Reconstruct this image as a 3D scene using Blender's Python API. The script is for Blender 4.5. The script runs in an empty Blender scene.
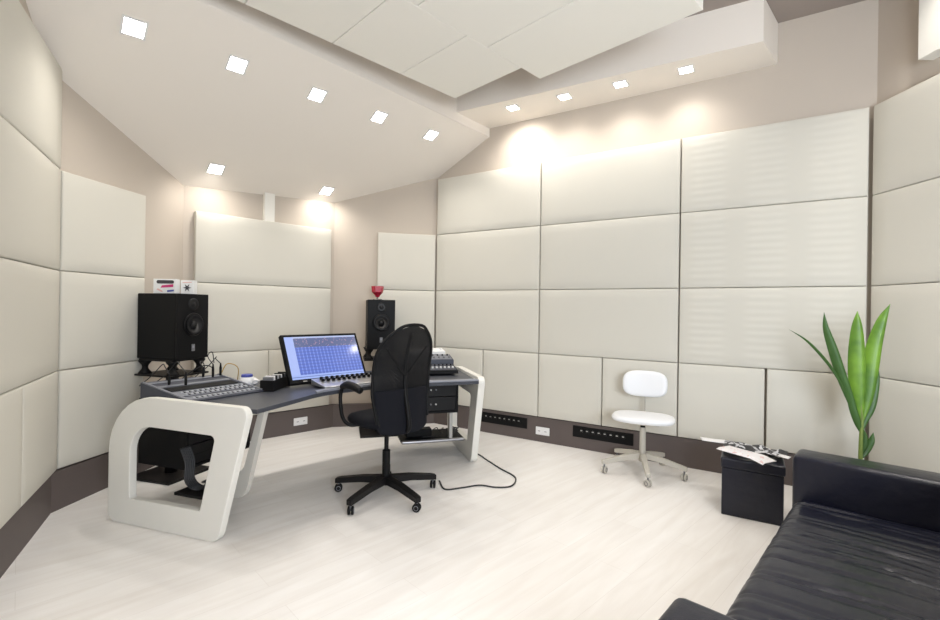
import bpy, bmesh, math, random
from mathutils import Vector, Matrix
random.seed(7)
S = bpy.context.scene
COL = S.collection
R = math.radians

# ------------------------------------------------------------ materials
def mat(name, col, rough=.5, metal=0, bump=0, bscale=40, var=0, vscale=3, spec=.5, coat=0, emit=None, estr=0, alpha=1, trans=0, stretch=None):
    m = bpy.data.materials.new(name); m.use_nodes = True
    n = m.node_tree.nodes; l = m.node_tree.links; b = n['Principled BSDF']
    b.inputs['Base Color'].default_value = (*col, 1)
    b.inputs['Roughness'].default_value = rough
    b.inputs['Metallic'].default_value = metal
    b.inputs['Specular IOR Level'].default_value = spec
    b.inputs['Coat Weight'].default_value = coat
    b.inputs['Alpha'].default_value = alpha
    b.inputs['Transmission Weight'].default_value = trans
    if emit:
        b.inputs['Emission Color'].default_value = (*emit, 1); b.inputs['Emission Strength'].default_value = estr
    tc = n.new('ShaderNodeTexCoord'); mp = n.new('ShaderNodeMapping'); l.new(tc.outputs['Object'], mp.inputs[0])
    if stretch: mp.inputs['Scale'].default_value = stretch
    if var:
        t = n.new('ShaderNodeTexNoise'); t.inputs['Scale'].default_value = vscale; t.inputs['Detail'].default_value = 4
        l.new(mp.outputs[0], t.inputs['Vector'])
        mx = n.new('ShaderNodeMix'); mx.data_type = 'RGBA'
        mx.inputs[6].default_value = (*[c*(1-var) for c in col], 1); mx.inputs[7].default_value = (*[min(1, c*(1+var)) for c in col], 1)
        l.new(t.outputs['Fac'], mx.inputs[0]); l.new(mx.outputs[2], b.inputs['Base Color'])
    if bump:
        t = n.new('ShaderNodeTexNoise'); t.inputs['Scale'].default_value = bscale; t.inputs['Detail'].default_value = 6
        l.new(mp.outputs[0], t.inputs['Vector'])
        bp = n.new('ShaderNodeBump'); bp.inputs['Strength'].default_value = bump; bp.inputs['Distance'].default_value = .01
        l.new(t.outputs['Fac'], bp.inputs['Height']); l.new(bp.outputs[0], b.inputs['Normal'])
    return m
M = {}
M['wall'] = mat('taupe_plaster', (.54, .475, .405), .85, bump=.03, bscale=60)
M['slope'] = mat('beige_plaster', (.83, .775, .705), .8, bump=.02, bscale=60)
M['ceil'] = mat('ceiling_paint', (.32, .275, .245), .9)
M['baffle'] = mat('ceiling_fabric', (.85, .825, .76), .9, bump=.04, bscale=200)
M['fabric'] = mat('cream_fabric', (.635, .61, .54), .9, bump=.12, bscale=220, var=.02, vscale=2)
M['base'] = mat('brown_skirting', (.105, .083, .077), .55, bump=.03, bscale=90)
M['white'] = mat('white_lacquer', (.80, .785, .73), .4, bump=.01, bscale=30)
M['greyshade'] = mat('shaded_white_lacquer', (.52, .50, .46), .45)  # white lacquer darkened: shade on the inner legs put into the colour
M['desk'] = mat('slate_laminate', (.052, .056, .07), .38, var=.06, vscale=20)
M['pad'] = mat('grey_edge_pad', (.26, .27, .31), .4)
M['console'] = mat('console_grey', (.055, .06, .08), .42, metal=.2)
M['consolelight'] = mat('console_silver', (.20, .21, .24), .4, metal=.3)
M['black'] = mat('black_plastic', (.007, .007, .0075), .5, bump=.03, bscale=150, spec=.15)
M['blackm'] = mat('black_powder_metal', (.008, .0075, .008), .42, metal=.05, spec=.25)
M['cone'] = mat('speaker_cone', (.010, .010, .011), .4, spec=.3)
M['cloth'] = mat('black_chair_fabric', (.006, .0065, .010), .85, spec=.2, bump=.15, bscale=260)
M['grey'] = mat('grey_plastic', (.16, .16, .17), .45)
M['silver'] = mat('silver_metal', (.62, .62, .62), .3, metal=.85)
M['lead'] = mat('brushed_rail', (.38, .37, .38), .35, metal=.7)
M['rubber'] = mat('cable_rubber', (.018, .018, .02), .5)
M['whitev'] = mat('white_vinyl', (.82, .83, .85), .42, bump=.02, bscale=90)
M['cream'] = mat('cream_painted_metal', (.50, .47, .41), .42)
M['plastic'] = mat('white_plastic', (.78, .78, .77), .4)
M['red'] = mat('red_plastic', (.42, .006, .03), .25, spec=.7)
M['glass'] = mat('clear_plastic', (.9, .9, .9), .1, trans=.9)
M['paper'] = mat('white_paper', (.80, .79, .79), .6, bump=.03, bscale=20)
M['pink'] = mat('magenta_print', (.55, .03, .16), .5)
M['salmon'] = mat('salmon_print', (.72, .42, .38), .6)
M['blue'] = mat('blue_print', (.05, .07, .32), .5)
M['dprint'] = mat('dark_print', (.05, .045, .05), .5)
M['ochre'] = mat('ochre_cable', (.45, .28, .06), .5)
M['lens'] = mat('lamp_lens', (1, 1, 1), .5, emit=(1, .97, .92), estr=25)
M['pot'] = mat('pot_glaze', (.10, .09, .085), .35)
M['soil'] = mat('soil', (.03, .02, .015), .95, bump=.5, bscale=60)
M['stem'] = mat('plant_stem', (.17, .24, .05), .5, var=.3, vscale=25)

def leather():
    m = mat('black_leather', (.006, .007, .016), .31, spec=.45)
    n = m.node_tree.nodes; l = m.node_tree.links; b = n['Principled BSDF']
    tc = n.new('ShaderNodeTexCoord')
    v = n.new('ShaderNodeTexVoronoi'); v.inputs['Scale'].default_value = 260
    l.new(tc.outputs['Object'], v.inputs['Vector'])
    t = n.new('ShaderNodeTexNoise'); t.inputs['Scale'].default_value = 9; t.inputs['Detail'].default_value = 3
    l.new(tc.outputs['Object'], t.inputs['Vector'])
    a = n.new('ShaderNodeBump'); a.inputs['Strength'].default_value = .12; a.inputs['Distance'].default_value = .002
    l.new(v.outputs['Distance'], a.inputs['Height'])
    c = n.new('ShaderNodeBump'); c.inputs['Strength'].default_value = .25; c.inputs['Distance'].default_value = .02
    l.new(t.outputs['Fac'], c.inputs['Height']); l.new(a.outputs[0], c.inputs['Normal']); l.new(c.outputs[0], b.inputs['Normal'])
    return m
M['leather'] = leather()

def floor_mat():
    m = mat('whitewashed_oak_boards', (.8, .77, .73), .38)
    n = m.node_tree.nodes; l = m.node_tree.links; b = n['Principled BSDF']
    tc = n.new('ShaderNodeTexCoord'); mp = n.new('ShaderNodeMapping'); mp.inputs['Rotation'].default_value = (0, 0, R(-44))
    l.new(tc.outputs['Object'], mp.inputs[0])
    br = n.new('ShaderNodeTexBrick'); br.inputs['Scale'].default_value = 1; br.inputs['Brick Width'].default_value = 1.4
    br.inputs['Row Height'].default_value = .19; br.inputs['Mortar Size'].default_value = .0012; br.inputs['Mortar Smooth'].default_value = .3
    br.inputs['Color1'].default_value = (.88, .86, .835, 1); br.inputs['Color2'].default_value = (.85, .825, .795, 1); br.inputs['Mortar'].default_value = (.76, .73, .70, 1)
    br.offset = .37
    l.new(mp.outputs[0], br.inputs['Vector'])
    m2 = n.new('ShaderNodeMapping'); m2.inputs['Scale'].default_value = (.9, 7, 1); l.new(mp.outputs[0], m2.inputs[0])
    t = n.new('ShaderNodeTexNoise'); t.inputs['Scale'].default_value = 2.2; t.inputs['Detail'].default_value = 8; t.inputs['Distortion'].default_value = .6
    l.new(m2.outputs[0], t.inputs['Vector'])
    cr = n.new('ShaderNodeValToRGB'); cr.color_ramp.elements[0].position = .3; cr.color_ramp.elements[0].color = (.91, .895, .88, 1)
    cr.color_ramp.elements[1].position = .7; cr.color_ramp.elements[1].color = (1, 1, 1, 1)
    l.new(t.outputs['Fac'], cr.inputs[0])
    mx = n.new('ShaderNodeMix'); mx.data_type = 'RGBA'; mx.blend_type = 'MULTIPLY'; mx.inputs[0].default_value = 1
    l.new(br.outputs['Color'], mx.inputs[6]); l.new(cr.outputs[0], mx.inputs[7]); l.new(mx.outputs[2], b.inputs['Base Color'])
    return m
M['floor'] = floor_mat()

def ribbed():
    m = mat('ribbed_cream_fabric', (.665, .642, .575), .9)
    n = m.node_tree.nodes; l = m.node_tree.links; b = n['Principled BSDF']
    tc = n.new('ShaderNodeTexCoord'); sp = n.new('ShaderNodeSeparateXYZ'); l.new(tc.outputs['Object'], sp.inputs[0])
    w = n.new('ShaderNodeTexWave'); w.bands_direction = 'Z'; w.inputs['Scale'].default_value = 5.2; w.inputs['Distortion'].default_value = 1.4; w.inputs['Detail'].default_value = 2
    mp = n.new('ShaderNodeMapping'); mp.inputs['Scale'].default_value = (.35, 1, 1); l.new(tc.outputs['Object'], mp.inputs[0]); l.new(mp.outputs[0], w.inputs['Vector'])
    # three columns of ribs
    c = n.new('ShaderNodeMath'); c.operation = 'MULTIPLY'; c.inputs[1].default_value = 2*math.pi/.42; l.new(sp.outputs['X'], c.inputs[0])
    s = n.new('ShaderNodeMath'); s.operation = 'COSINE'; l.new(c.outputs[0], s.inputs[0])
    a = n.new('ShaderNodeMath'); a.operation = 'ADD'; a.inputs[1].default_value = .82; a.use_clamp = True; l.new(s.outputs[0], a.inputs[0])
    k = n.new('ShaderNodeMath'); k.operation = 'MULTIPLY'; l.new(w.outputs['Fac'], k.inputs[0]); l.new(a.outputs[0], k.inputs[1])
    bp = n.new('ShaderNodeBump'); bp.inputs['Strength'].default_value = .10; bp.inputs['Distance'].default_value = .012
    l.new(k.outputs[0], bp.inputs['Height']); l.new(bp.outputs[0], b.inputs['Normal'])
    mx = n.new('ShaderNodeMix'); mx.data_type = 'RGBA'; mx.inputs[6].default_value = (.62, .595, .525, 1); mx.inputs[7].default_value = (.65, .625, .555, 1)
    l.new(k.outputs[0], mx.inputs[0]); l.new(mx.outputs[2], b.inputs['Base Color'])
    return m
M['ribbed'] = ribbed()

def screen_mat():
    m = mat('mixing_software_screen', (.01, .01, .02), .09)
    n = m.node_tree.nodes; l = m.node_tree.links; b = n['Principled BSDF']
    tc = n.new('ShaderNodeTexCoord'); sp = n.new('ShaderNodeSeparateXYZ'); l.new(tc.outputs['Object'], sp.inputs[0])
    x, z = sp.outputs['X'], sp.outputs['Z']
    def math_(op, a, bb, clamp=False):
        k = n.new('ShaderNodeMath'); k.operation = op; k.use_clamp = clamp
        for i, v in enumerate((a, bb)):
            if v is None: continue
            if isinstance(v, (int, float)): k.inputs[i].default_value = v
            else: l.new(v, k.inputs[i])
        return k.outputs[0]
    def mixc(f, c1, c2):
        k = n.new('ShaderNodeMix'); k.data_type = 'RGBA'
        if isinstance(f, (int, float)): k.inputs[0].default_value = f
        else: l.new(f, k.inputs[0])
        for i, c in ((6, c1), (7, c2)):
            if isinstance(c, tuple): k.inputs[i].default_value = (*c, 1)
            else: l.new(c, k.inputs[i])
        return k.outputs[2]
    base = mixc(math_('GREATER_THAN', math_('FRACT', math_('MULTIPLY', x, 34), None), .72), (.13, .20, .62), (.24, .33, .80))
    rows = math_('GREATER_THAN', math_('FRACT', math_('MULTIPLY', z, 40), None), .7)
    base = mixc(math_('MULTIPLY', rows, .55), base, (.10, .13, .42))
    ck = n.new('ShaderNodeTexVoronoi'); ck.inputs['Scale'].default_value = 60; l.new(tc.outputs['Object'], ck.inputs['Vector'])
    top = mixc(math_('LESS_THAN', ck.outputs['Distance'], .25), (.13, .16, .30), (.45, .30, .42))
    base = mixc(math_('GREATER_THAN', z, .285), base, top)
    base = mixc(math_('GREATER_THAN', z, .36), base, (.50, .58, .85))
    base = mixc(math_('LESS_THAN', x, -.235), base, (.42, .52, .92))
    base = mixc(math_('LESS_THAN', z, .062), base, mixc(rows, (.38, .50, .90), (.20, .26, .60)))
    l.new(base, b.inputs['Emission Color']); b.inputs['Emission Strength'].default_value = 1.0
    return m
M['screen'] = screen_mat()

def mesh_fabric():
    m = mat('open_mesh_fabric', (.007, .007, .008), .6, spec=.2)
    n = m.node_tree.nodes; l = m.node_tree.links; b = n['Principled BSDF']
    tc = n.new('ShaderNodeTexCoord'); ck = n.new('ShaderNodeTexChecker'); ck.inputs['Scale'].default_value = 420
    ck.inputs['Color1'].default_value = (1, 1, 1, 1); ck.inputs['Color2'].default_value = (.72, .72, .72, 1)
    l.new(tc.outputs['Object'], ck.inputs['Vector'])
    bw = n.new('ShaderNodeRGBToBW'); l.new(ck.outputs['Color'], bw.inputs[0]); l.new(bw.outputs[0], b.inputs['Alpha'])
    return m
M['mesh'] = mesh_fabric()

def leaf_mat():
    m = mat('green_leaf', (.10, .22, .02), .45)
    n = m.node_tree.nodes; l = m.node_tree.links; b = n['Principled BSDF']
    tc = n.new('ShaderNodeTexCoord'); t = n.new('ShaderNodeTexNoise'); t.inputs['Scale'].default_value = 8; l.new(tc.outputs['Object'], t.inputs['Vector'])
    cr = n.new('ShaderNodeValToRGB'); cr.color_ramp.elements[0].color = (.08, .19, .02, 1); cr.color_ramp.elements[1].color = (.17, .33, .03, 1)
    cr.color_ramp.elements[0].position = .35; cr.color_ramp.elements[1].position = .62
    l.new(t.outputs['Fac'], cr.inputs[0]); l.new(cr.outputs[0], b.inputs['Base Color'])
    return m
M['leaf'] = leaf_mat()
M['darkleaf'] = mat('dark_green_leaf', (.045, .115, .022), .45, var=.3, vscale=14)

def scribble(name, a, bcol, scale, thr):
    m = mat(name, a, .45)
    n = m.node_tree.nodes; l = m.node_tree.links; b = n['Principled BSDF']
    tc = n.new('ShaderNodeTexCoord'); t = n.new('ShaderNodeTexNoise'); t.inputs['Scale'].default_value = scale; t.inputs['Detail'].default_value = 5
    l.new(tc.outputs['Object'], t.inputs['Vector'])
    g = n.new('ShaderNodeMath'); g.operation = 'GREATER_THAN'; g.inputs[1].default_value = thr; l.new(t.outputs['Fac'], g.inputs[0])
    mx = n.new('ShaderNodeMix'); mx.data_type = 'RGBA'; mx.inputs[6].default_value = (*a, 1); mx.inputs[7].default_value = (*bcol, 1)
    l.new(g.outputs[0], mx.inputs[0]); l.new(mx.outputs[2], b.inputs['Base Color'])
    return m
M['button'] = mat('button_plastic', (.42, .43, .46), .45)
M['foil'] = scribble('patterned_wrap', (.025, .025, .028), (.55, .55, .57), 26, .53)
M['leaflet'] = scribble('leaflet_print', (.80, .78, .79), (.72, .50, .50), 34, .60)

# ------------------------------------------------------------ helpers
def obj(name, bm, m, parent=None, smooth=False):
    me = bpy.data.meshes.new(name); bmesh.ops.recalc_face_normals(bm, faces=bm.faces); bm.to_mesh(me); bm.free()
    for p in me.polygons: p.use_smooth = smooth
    for k in (m if isinstance(m, (list, tuple)) else [m]): me.materials.append(M[k])
    o = bpy.data.objects.new(name, me); COL.objects.link(o)
    if parent is not None: o.parent = parent
    if smooth == 'auto':
        me.shade_auto_smooth if False else None
    return o
def asm(o, ang=35):   # smooth with sharp edges kept
    me = o.data
    for p in me.polygons: p.use_smooth = True
    bm = bmesh.new(); bm.from_mesh(me)
    for e in bm.edges:
        if len(e.link_faces) == 2 and e.calc_face_angle(0) > R(ang): e.smooth = False
    bm.to_mesh(me); bm.free()
    return o
def tag(o, label, cat, group=None):
    o['label'] = label; o['category'] = cat
    if group: o['group'] = group
    return o
def thing(name, label, cat, loc=(0, 0, 0), rotz=0, group=None, rot=None):
    o = bpy.data.objects.new(name, None); COL.objects.link(o); o.empty_display_size = .1
    o.location = loc; o.rotation_euler = rot if rot else (0, 0, rotz)
    return tag(o, label, cat, group)
def struct(name, bm, m, smooth=False):
    o = obj(name, bm, m); o['kind'] = 'structure'; return o
def dup(root, loc, rotz=None, label=None, rot=None):
    r = root.copy(); COL.objects.link(r); r.location = loc
    if rotz is not None: r.rotation_euler = (0, 0, rotz)
    if rot is not None: r.rotation_euler = rot
    if label: r['label'] = label
    for ch in list(root.children):
        c = ch.copy(); COL.objects.link(c); c.parent = r
        for g in ch.children:
            d = g.copy(); COL.objects.link(d); d.parent = c
    return r
def box(bm, x0, x1, y0, y1, z0, z1, bev=0, seg=2, mtx=None, mi=0):
    vs = [bm.verts.new(p) for p in ((x0,y0,z0),(x1,y0,z0),(x1,y1,z0),(x0,y1,z0),(x0,y0,z1),(x1,y0,z1),(x1,y1,z1),(x0,y1,z1))]
    fs = [bm.faces.new([vs[i] for i in q]) for q in ((0,3,2,1),(4,5,6,7),(0,1,5,4),(1,2,6,5),(2,3,7,6),(3,0,4,7))]
    for f in fs: f.material_index = mi
    if mtx: bmesh.ops.transform(bm, matrix=mtx, verts=vs)
    if bev:
        es = list({e for f in fs for e in f.edges})
        r = bmesh.ops.bevel(bm, geom=es, offset=bev, segments=seg, profile=.5, affect='EDGES')
        for f in r['faces']: f.material_index = mi
def nbox(*a, **k):
    bm = bmesh.new(); box(bm, *a, **k); return bm
def prism(bm, pts, z0, z1, bev=0, seg=2):
    """pts in xy, extruded in z"""
    a = [bm.verts.new((x, y, z0)) for x, y in pts]; b = [bm.verts.new((x, y, z1)) for x, y in pts]
    n = len(pts); fs = [bm.faces.new(a[::-1]), bm.faces.new(b)]
    for i in range(n): fs.append(bm.faces.new((a[i], a[(i+1) % n], b[(i+1) % n], b[i])))
    if bev:
        es = list({e for f in fs[:2] for e in f.edges})
        bmesh.ops.bevel(bm, geom=es, offset=bev, segments=seg, profile=.5, affect='EDGES')
def nprism(*a, **k):
    bm = bmesh.new(); prism(bm, *a, **k); return bm
def lathe(bm, prof, n=32, mtx=None, mi=0):
    rings = []
    for r, z in prof:
        if r < 1e-6: rings.append([bm.verts.new((0, 0, z))])
        else: rings.append([bm.verts.new((r*math.cos(2*math.pi*i/n), r*math.sin(2*math.pi*i/n), z)) for i in range(n)])
    for a, b in zip(rings, rings[1:]):
        for i in range(n):
            j = (i+1) % n
            if len(a) == 1 and len(b) == 1: continue
            if len(a) == 1: f = bm.faces.new((a[0], b[i], b[j]))
            elif len(b) == 1: f = bm.faces.new((a[i], a[j], b[0]))
            else: f = bm.faces.new((a[i], a[j], b[j], b[i]))
            f.material_index = mi
    if mtx: bmesh.ops.transform(bm, matrix=mtx, verts=[v for r in rings for v in r])
def nlathe(*a, **k):
    bm = bmesh.new(); lathe(bm, *a, **k); return bm
def cyl(bm, p, q, r, n=16, r2=None):
    p = Vector(p); q = Vector(q); d = q-p; L = d.length
    mt = Matrix.Translation(p) @ d.to_track_quat('Z', 'Y').to_matrix().to_4x4()
    r2 = r if r2 is None else r2
    lathe(bm, [(0, 0), (r, 0), (r2, L), (0, L)], n, mt)
def ncyl(*a, **k):
    bm = bmesh.new(); cyl(bm, *a, **k); return bm
def crom(pts, k=8):
    P = [Vector(p) for p in pts]; P = [P[0]*2-P[1]] + P + [P[-1]*2-P[-2]]; out = []
    for i in range(1, len(P)-2):
        a, b, c, d = P[i-1:i+3]
        for s in range(k):
            t = s/k
            out.append(.5*((2*b)+(-a+c)*t+(2*a-5*b+4*c-d)*t*t+(-a+3*b-3*c+d)*t**3))
    out.append(P[-2]); return out
def tube(bm, pts, r, n=8, k=8, smoothpath=True):
    P = crom(pts, k) if smoothpath else [Vector(p) for p in pts]
    rings = []; up = Vector((0, 0, 1))
    for i, p in enumerate(P):
        t = (P[min(i+1, len(P)-1)]-P[max(i-1, 0)]).normalized()
        if i == 0:
            x = t.cross(up)
            if x.length < .1: x = t.cross(Vector((0, 1, 0)))
        else: x = x - t*x.dot(t)
        x.normalize(); y = t.cross(x)
        rr = r(i/(len(P)-1)) if callable(r) else r
        rings.append([bm.verts.new(p + x*rr*math.cos(2*math.pi*j/n) + y*rr*math.sin(2*math.pi*j/n)) for j in range(n)])
    for a, b in zip(rings, rings[1:]):
        for j in range(n): bm.faces.new((a[j], a[(j+1) % n], b[(j+1) % n], b[j]))
    bm.faces.new(rings[0][::-1]); bm.faces.new(rings[-1])
def ntube(*a, **k):
    bm = bmesh.new(); tube(bm, *a, **k); return bm
def rounded(pts, radii, k=6):
    out = []; n = len(pts)
    for i, (p, r) in enumerate(zip(pts, radii)):
        p = Vector(p); a = (Vector(pts[i-1])-p); b = (Vector(pts[(i+1) % n])-p)
        if r <= 0: out.append(tuple(p)); continue
        an = a.angle(b); d = r/math.tan(an/2); a.normalize(); b.normalize()
        p0 = p+a*d; p1 = p+b*d
        c = p + (a+b).normalized()*(r/math.sin(an/2))
        v0 = p0-c; v1 = p1-c
        for s in range(k+1):
            t = s/k; w = an_ = v0.angle(v1)
            v = (v0*math.sin((1-t)*w)+v1*math.sin(t*w))/math.sin(w)
            out.append(tuple(c+v))
    return out

# ------------------------------------------------------------ room
CEIL = 3.72
ZR = [.258, .911, 1.569, 2.232, 2.891]            # seams between the rows of wall panels
U2 = Vector((math.cos(R(43.8)), math.sin(R(43.8)))); 
Lb = Vector((-.47, -.95)); L = Vector((-2.70, 3.07)); A0 = Vector((-.41, 5.523)); A3 = Vector((2.932, 3.427)); Bb = Vector((3.03, -1.6))
TH = .07
def off(p, d, s=TH): return p + Vector((-d.y, d.x)).normalized()*s
def isect(p, d, q, e):
    k = (q-p).cross(e)/d.cross(e) if hasattr(d, 'cross') else 0
    return p+d*k
dl = (L-Lb).normalized(); da = (Vector((-2.615, 3.762))-L).normalized(); dw = (A3-A0).normalized(); db = (Bb-A3).normalized()
dr = (A0-Vector((-1.064, 5.374))).normalized()
def isect(p, d, q, e):
    den = d.x*e.y-d.y*e.x; w = q-p; return p+d*((w.x*e.y-w.y*e.x)/den)
C1 = Vector((-2.66, 4.31)); C2 = Vector((-1.565, 5.34))
# wall surface corners
WLb = off(Lb, dl); 
WL = isect(off(Lb, dl), dl, C1, Vector((-.06, -1)))
WA0 = isect(C2, dr, off(A0, dw), dw) if False else isect(off(A0, dr), dr, off(A0, dw), dw)
WA3 = isect(off(A0, dw), dw, off(A3, db), db)
WBb = off(Bb, db)
W = [WLb, WL, C1, C2, WA0, WA3, WBb]
cen = Vector((.3, 1.6))
def wall(name, p, q, z0=0, z1=CEIL, th=.12):
    d = (q-p).normalized(); nrm = Vector((-d.y, d.x)); 
    if (cen-p).dot(nrm) > 0: nrm = -nrm
    bm = nprism([tuple(p), tuple(q), tuple(q+nrm*th), tuple(p+nrm*th)], z0, z1)
    return struct(name, bm, 'wall')
names = ['wall_left', 'wall_front_left', 'wall_front', 'wall_front_right', 'wall_right', 'wall_rear_right', 'wall_back']
for i, nm in enumerate(names): wall(nm, W[i], W[(i+1) % 7])
poly = [tuple(p) for p in W]
big = [tuple(cen+(p-cen)*1.06) for p in W]
struct('floor', nprism(big, -.1, 0), 'floor')
struct('ceiling', nprism(big, CEIL, CEIL+.1), 'ceil')

# baseboards
P_in = [Lb, L, None, None, A0, A3, Bb]
def base(name, p, q):
    d = (q-p).normalized(); nrm = Vector((-d.y, d.x))
    if (cen-p).dot(nrm) < 0: nrm = -nrm
    o = struct(name, nprism([tuple(p+nrm*.001), tuple(q+nrm*.001), tuple(q+nrm*.055), tuple(p+nrm*.055)], 0, .252), 'base'); return o
for i, nm in enumerate(names): base(nm.replace('wall', 'baseboard'), W[i], W[(i+1) % 7])

# sloping ceiling over the desk, ends in a vertical fascia
def zs(p): return 4.97+.4003*p[0]-.3352*p[1]
F0 = Vector((-1.297, 3.483)); F1 = Vector((.15, 5.187)); df = (F1-F0).normalized()
FL = isect(F0, df, W[0], W[1]-W[0]); FM = isect(F0, df, W[4], W[5]-W[4])
pts = [FL, WL, C1, C2, WA0, FM]
bm = bmesh.new()
a = [bm.verts.new((p.x, p.y, zs(p))) for i, p in enumerate(pts)]
b = [bm.verts.new((v.co.x, v.co.y, v.co.z+.06)) for v in a]
bm.faces.new((a[0], a[1], a[2], a[3], a[4], a[5])); bm.faces.new(b[::-1])
for i in range(6): bm.faces.new((a[i], a[(i+1) % 6], b[(i+1) % 6], b[i]))
o = struct('ceiling_slope', bm, 'slope')
nf = Vector((-df.y, df.x))
struct('trim_1', nprism([tuple(FL-nf*.004), tuple(FM-nf*.004), tuple(FM+nf*.05), tuple(FL+nf*.05)], 3.287, CEIL), 'slope')
# light soffit along the right wall
s0 = Vector((-.138, 4.789)); s1 = Vector((2.157, 3.478)); s2 = Vector((2.43, 3.745)) + Vector((.06, .07))
ds = (s1-s0).normalized()
sA = isect(s0, ds, F0, df) + nf*0
struct('trim_2', nprism([tuple(sA-df*0), tuple(s1), tuple(isect(s1, s2-s1, WA0, dw)), tuple(FM)], 3.385, CEIL), 'slope')
# pilaster on the rear right wall
q0 = WA3 + db*.41; nb = Vector((db.y, -db.x))
struct('trim_3', nprism([tuple(q0), tuple(q0+db*.9), tuple(q0+db*.9+nb*.10), tuple(q0+nb*.10)], 3.03, CEIL), 'white')
# small duct on the front wall
dfr = (C2-C1).normalized(); nfr = Vector((dfr.y, -dfr.x))
q = C1+dfr*.71
struct('trim_4', nprism([tuple(q+nfr*.001), tuple(q+dfr*.10+nfr*.001), tuple(q+dfr*.10+nfr*.05), tuple(q+nfr*.05)], .26, 2.52), 'baffle')

# ------------------------------------------------------------ padded wall panels
def padded(w, h, th, bulge=.003):
    """front face towards -y, origin at lower middle of the back"""
    bm = bmesh.new(); nx, nz = 10, 8; rb = .009
    xs = [-w/2, -w/2+rb*.3, -w/2+rb] + [-w/2+rb+(w-2*rb)*i/nx for i in range(1, nx)] + [w/2-rb, w/2-rb*.3, w/2]
    zz = [0, rb*.3, rb] + [rb+(h-2*rb)*i/nz for i in range(1, nz)] + [h-rb, h-rb*.3, h]
    def edge(t, a, b):
        d = min(t-a, b-t)
        return 0 if d >= rb else rb-math.sqrt(max(0, rb*rb-(rb-d)**2))
    g = []
    for z in zz:
        row = []
        for x in xs:
            e = max(edge(x, -w/2, w/2), edge(z, 0, h))
            bl = bulge*math.sqrt(max(0, (1-(2*x/w)**4)*(1-(2*z/h-1)**4)))
            row.append(bm.verts.new((x, -th+e-bl, z)))
        g.append(row)
    for i in range(len(zz)-1):
        for j in range(len(xs)-1): bm.faces.new((g[i][j], g[i][j+1], g[i+1][j+1], g[i+1][j]))
    # sides to the wall
    loop = g[0] + [r[-1] for r in g[1:]] + g[-1][-2::-1] + [r[0] for r in g[-2:0:-1]]
    back = [bm.verts.new((v.co.x, 0, v.co.z)) for v in loop]
    n = len(loop)
    for i in range(n): bm.faces.new((loop[i], loop[(i+1) % n], back[(i+1) % n], back[i]))
    bm.faces.new(back)
    return bm
GP = 'padded wall panels'
def panel(p, q, z0, z1, label, m='fabric', th=TH-.004, gap=.004):
    """p->q face line seen left to right"""
    d = (q-p).normalized(); w = (q-p).length-gap
    back = Vector((-d.y, d.x)); mid = (p+q)/2 + back*th
    o = obj('wall_panel', padded(w, z1-z0-gap, th), m, smooth=True); asm(o, 50)
    o.location = (mid.x, mid.y, z0+gap/2); o.rotation_euler = (0, 0, math.atan2(d.y, d.x))
    return tag(o, label, 'wall panel', GP)
rows = ['bottom', 'second', 'third', 'top']
# left wall (goes out of frame)
pl = [L-dl*.006, L-dl*1.32, L-dl*2.64]
for r in (3, 2, 1):
    panel(pl[1], pl[0], ZR[r], ZR[r+1], 'cool white padded panel on the far left wall, %s' % {3: 'top row, cut by the upper left edge of the photo', 2: 'the row just below the highest panel', 1: 'two rows below the highest panel'}[r])
hl = L-dl*.66
panel(hl, pl[0], ZR[0], ZR[1], 'narrow bottom panel of the far left wall, beside the left corner', th=.05)
panel(pl[1], hl, ZR[0], ZR[1], 'bottom panel at the photo\'s left edge above the skirting', th=.05)
# angled front-left
ql = L+da*.69
for r, t in ((2, 'highest of the three panels left of the left loudspeaker, bare plaster above'), (1, 'middle panel directly left of the left loudspeaker'), (0, 'lowest panel behind the desk\'s near white side frame')):
    panel(L+da*.006, ql, ZR[r], ZR[r+1], t)
# front
f0 = Vector((-2.548, 4.313)); f1 = Vector((-1.568, 5.253)); fm = (f0+f1)/2
panel(f0, f1, ZR[2], ZR[3], 'wide front panel glowing at its top edge under two ceiling lights')
panel(f0, f1, ZR[1], ZR[2], 'wide front panel right behind the monitor and left loudspeaker')
panel(f0, fm, ZR[0], ZR[1], 'left half-width panel low on the front wall behind the desk')
panel(fm, f1, ZR[0], ZR[1], 'right half-width panel low on the front wall behind the monitor')
# angled front-right
qr = A0-dr*.68
for r, t in ((2, 'highest narrow panel behind the red cup and right loudspeaker'), (1, 'narrow panel directly behind the right loudspeaker'), (0, 'lowest narrow panel hidden behind the black chair back')):
    panel(qr, A0-dr*.006, ZR[r], ZR[r+1], t)
# right wall: three columns by three rows, six half panels below
cols = [0, 1.325, 2.655, 3.94]
cn = ['left column beside the front corner', 'middle column', 'right column beside the rear corner']
rn = {3: 'top', 2: 'second from top', 1: 'third from top'}
for c in range(3):
    for r in (3, 2, 1):
        panel(A0+dw*(cols[c]+.004), A0+dw*(cols[c+1]-.004*(1 if c < 2 else 2)), ZR[r], ZR[r+1],
              '%s panel of the long right wall, %s%s' % ({3: 'top-row', 2: 'second-row', 1: 'third-row'}[r], cn[c], ', faintly ribbed' if c == 2 else ''), 'ribbed' if c == 2 else 'fabric', th=TH-.004+(.012 if c == 2 else 0))
hn = ['behind the desk\'s right end', 'right of the desk above the first socket', 'above the second connector strip left of the white chair', 'directly behind the white chair', 'between the white chair and the dark vertical gap', 'behind the plant, right of the dark vertical gap']
hs = [0, .66, 1.325, 1.985, 2.655, 3.31, 3.94]
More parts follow.
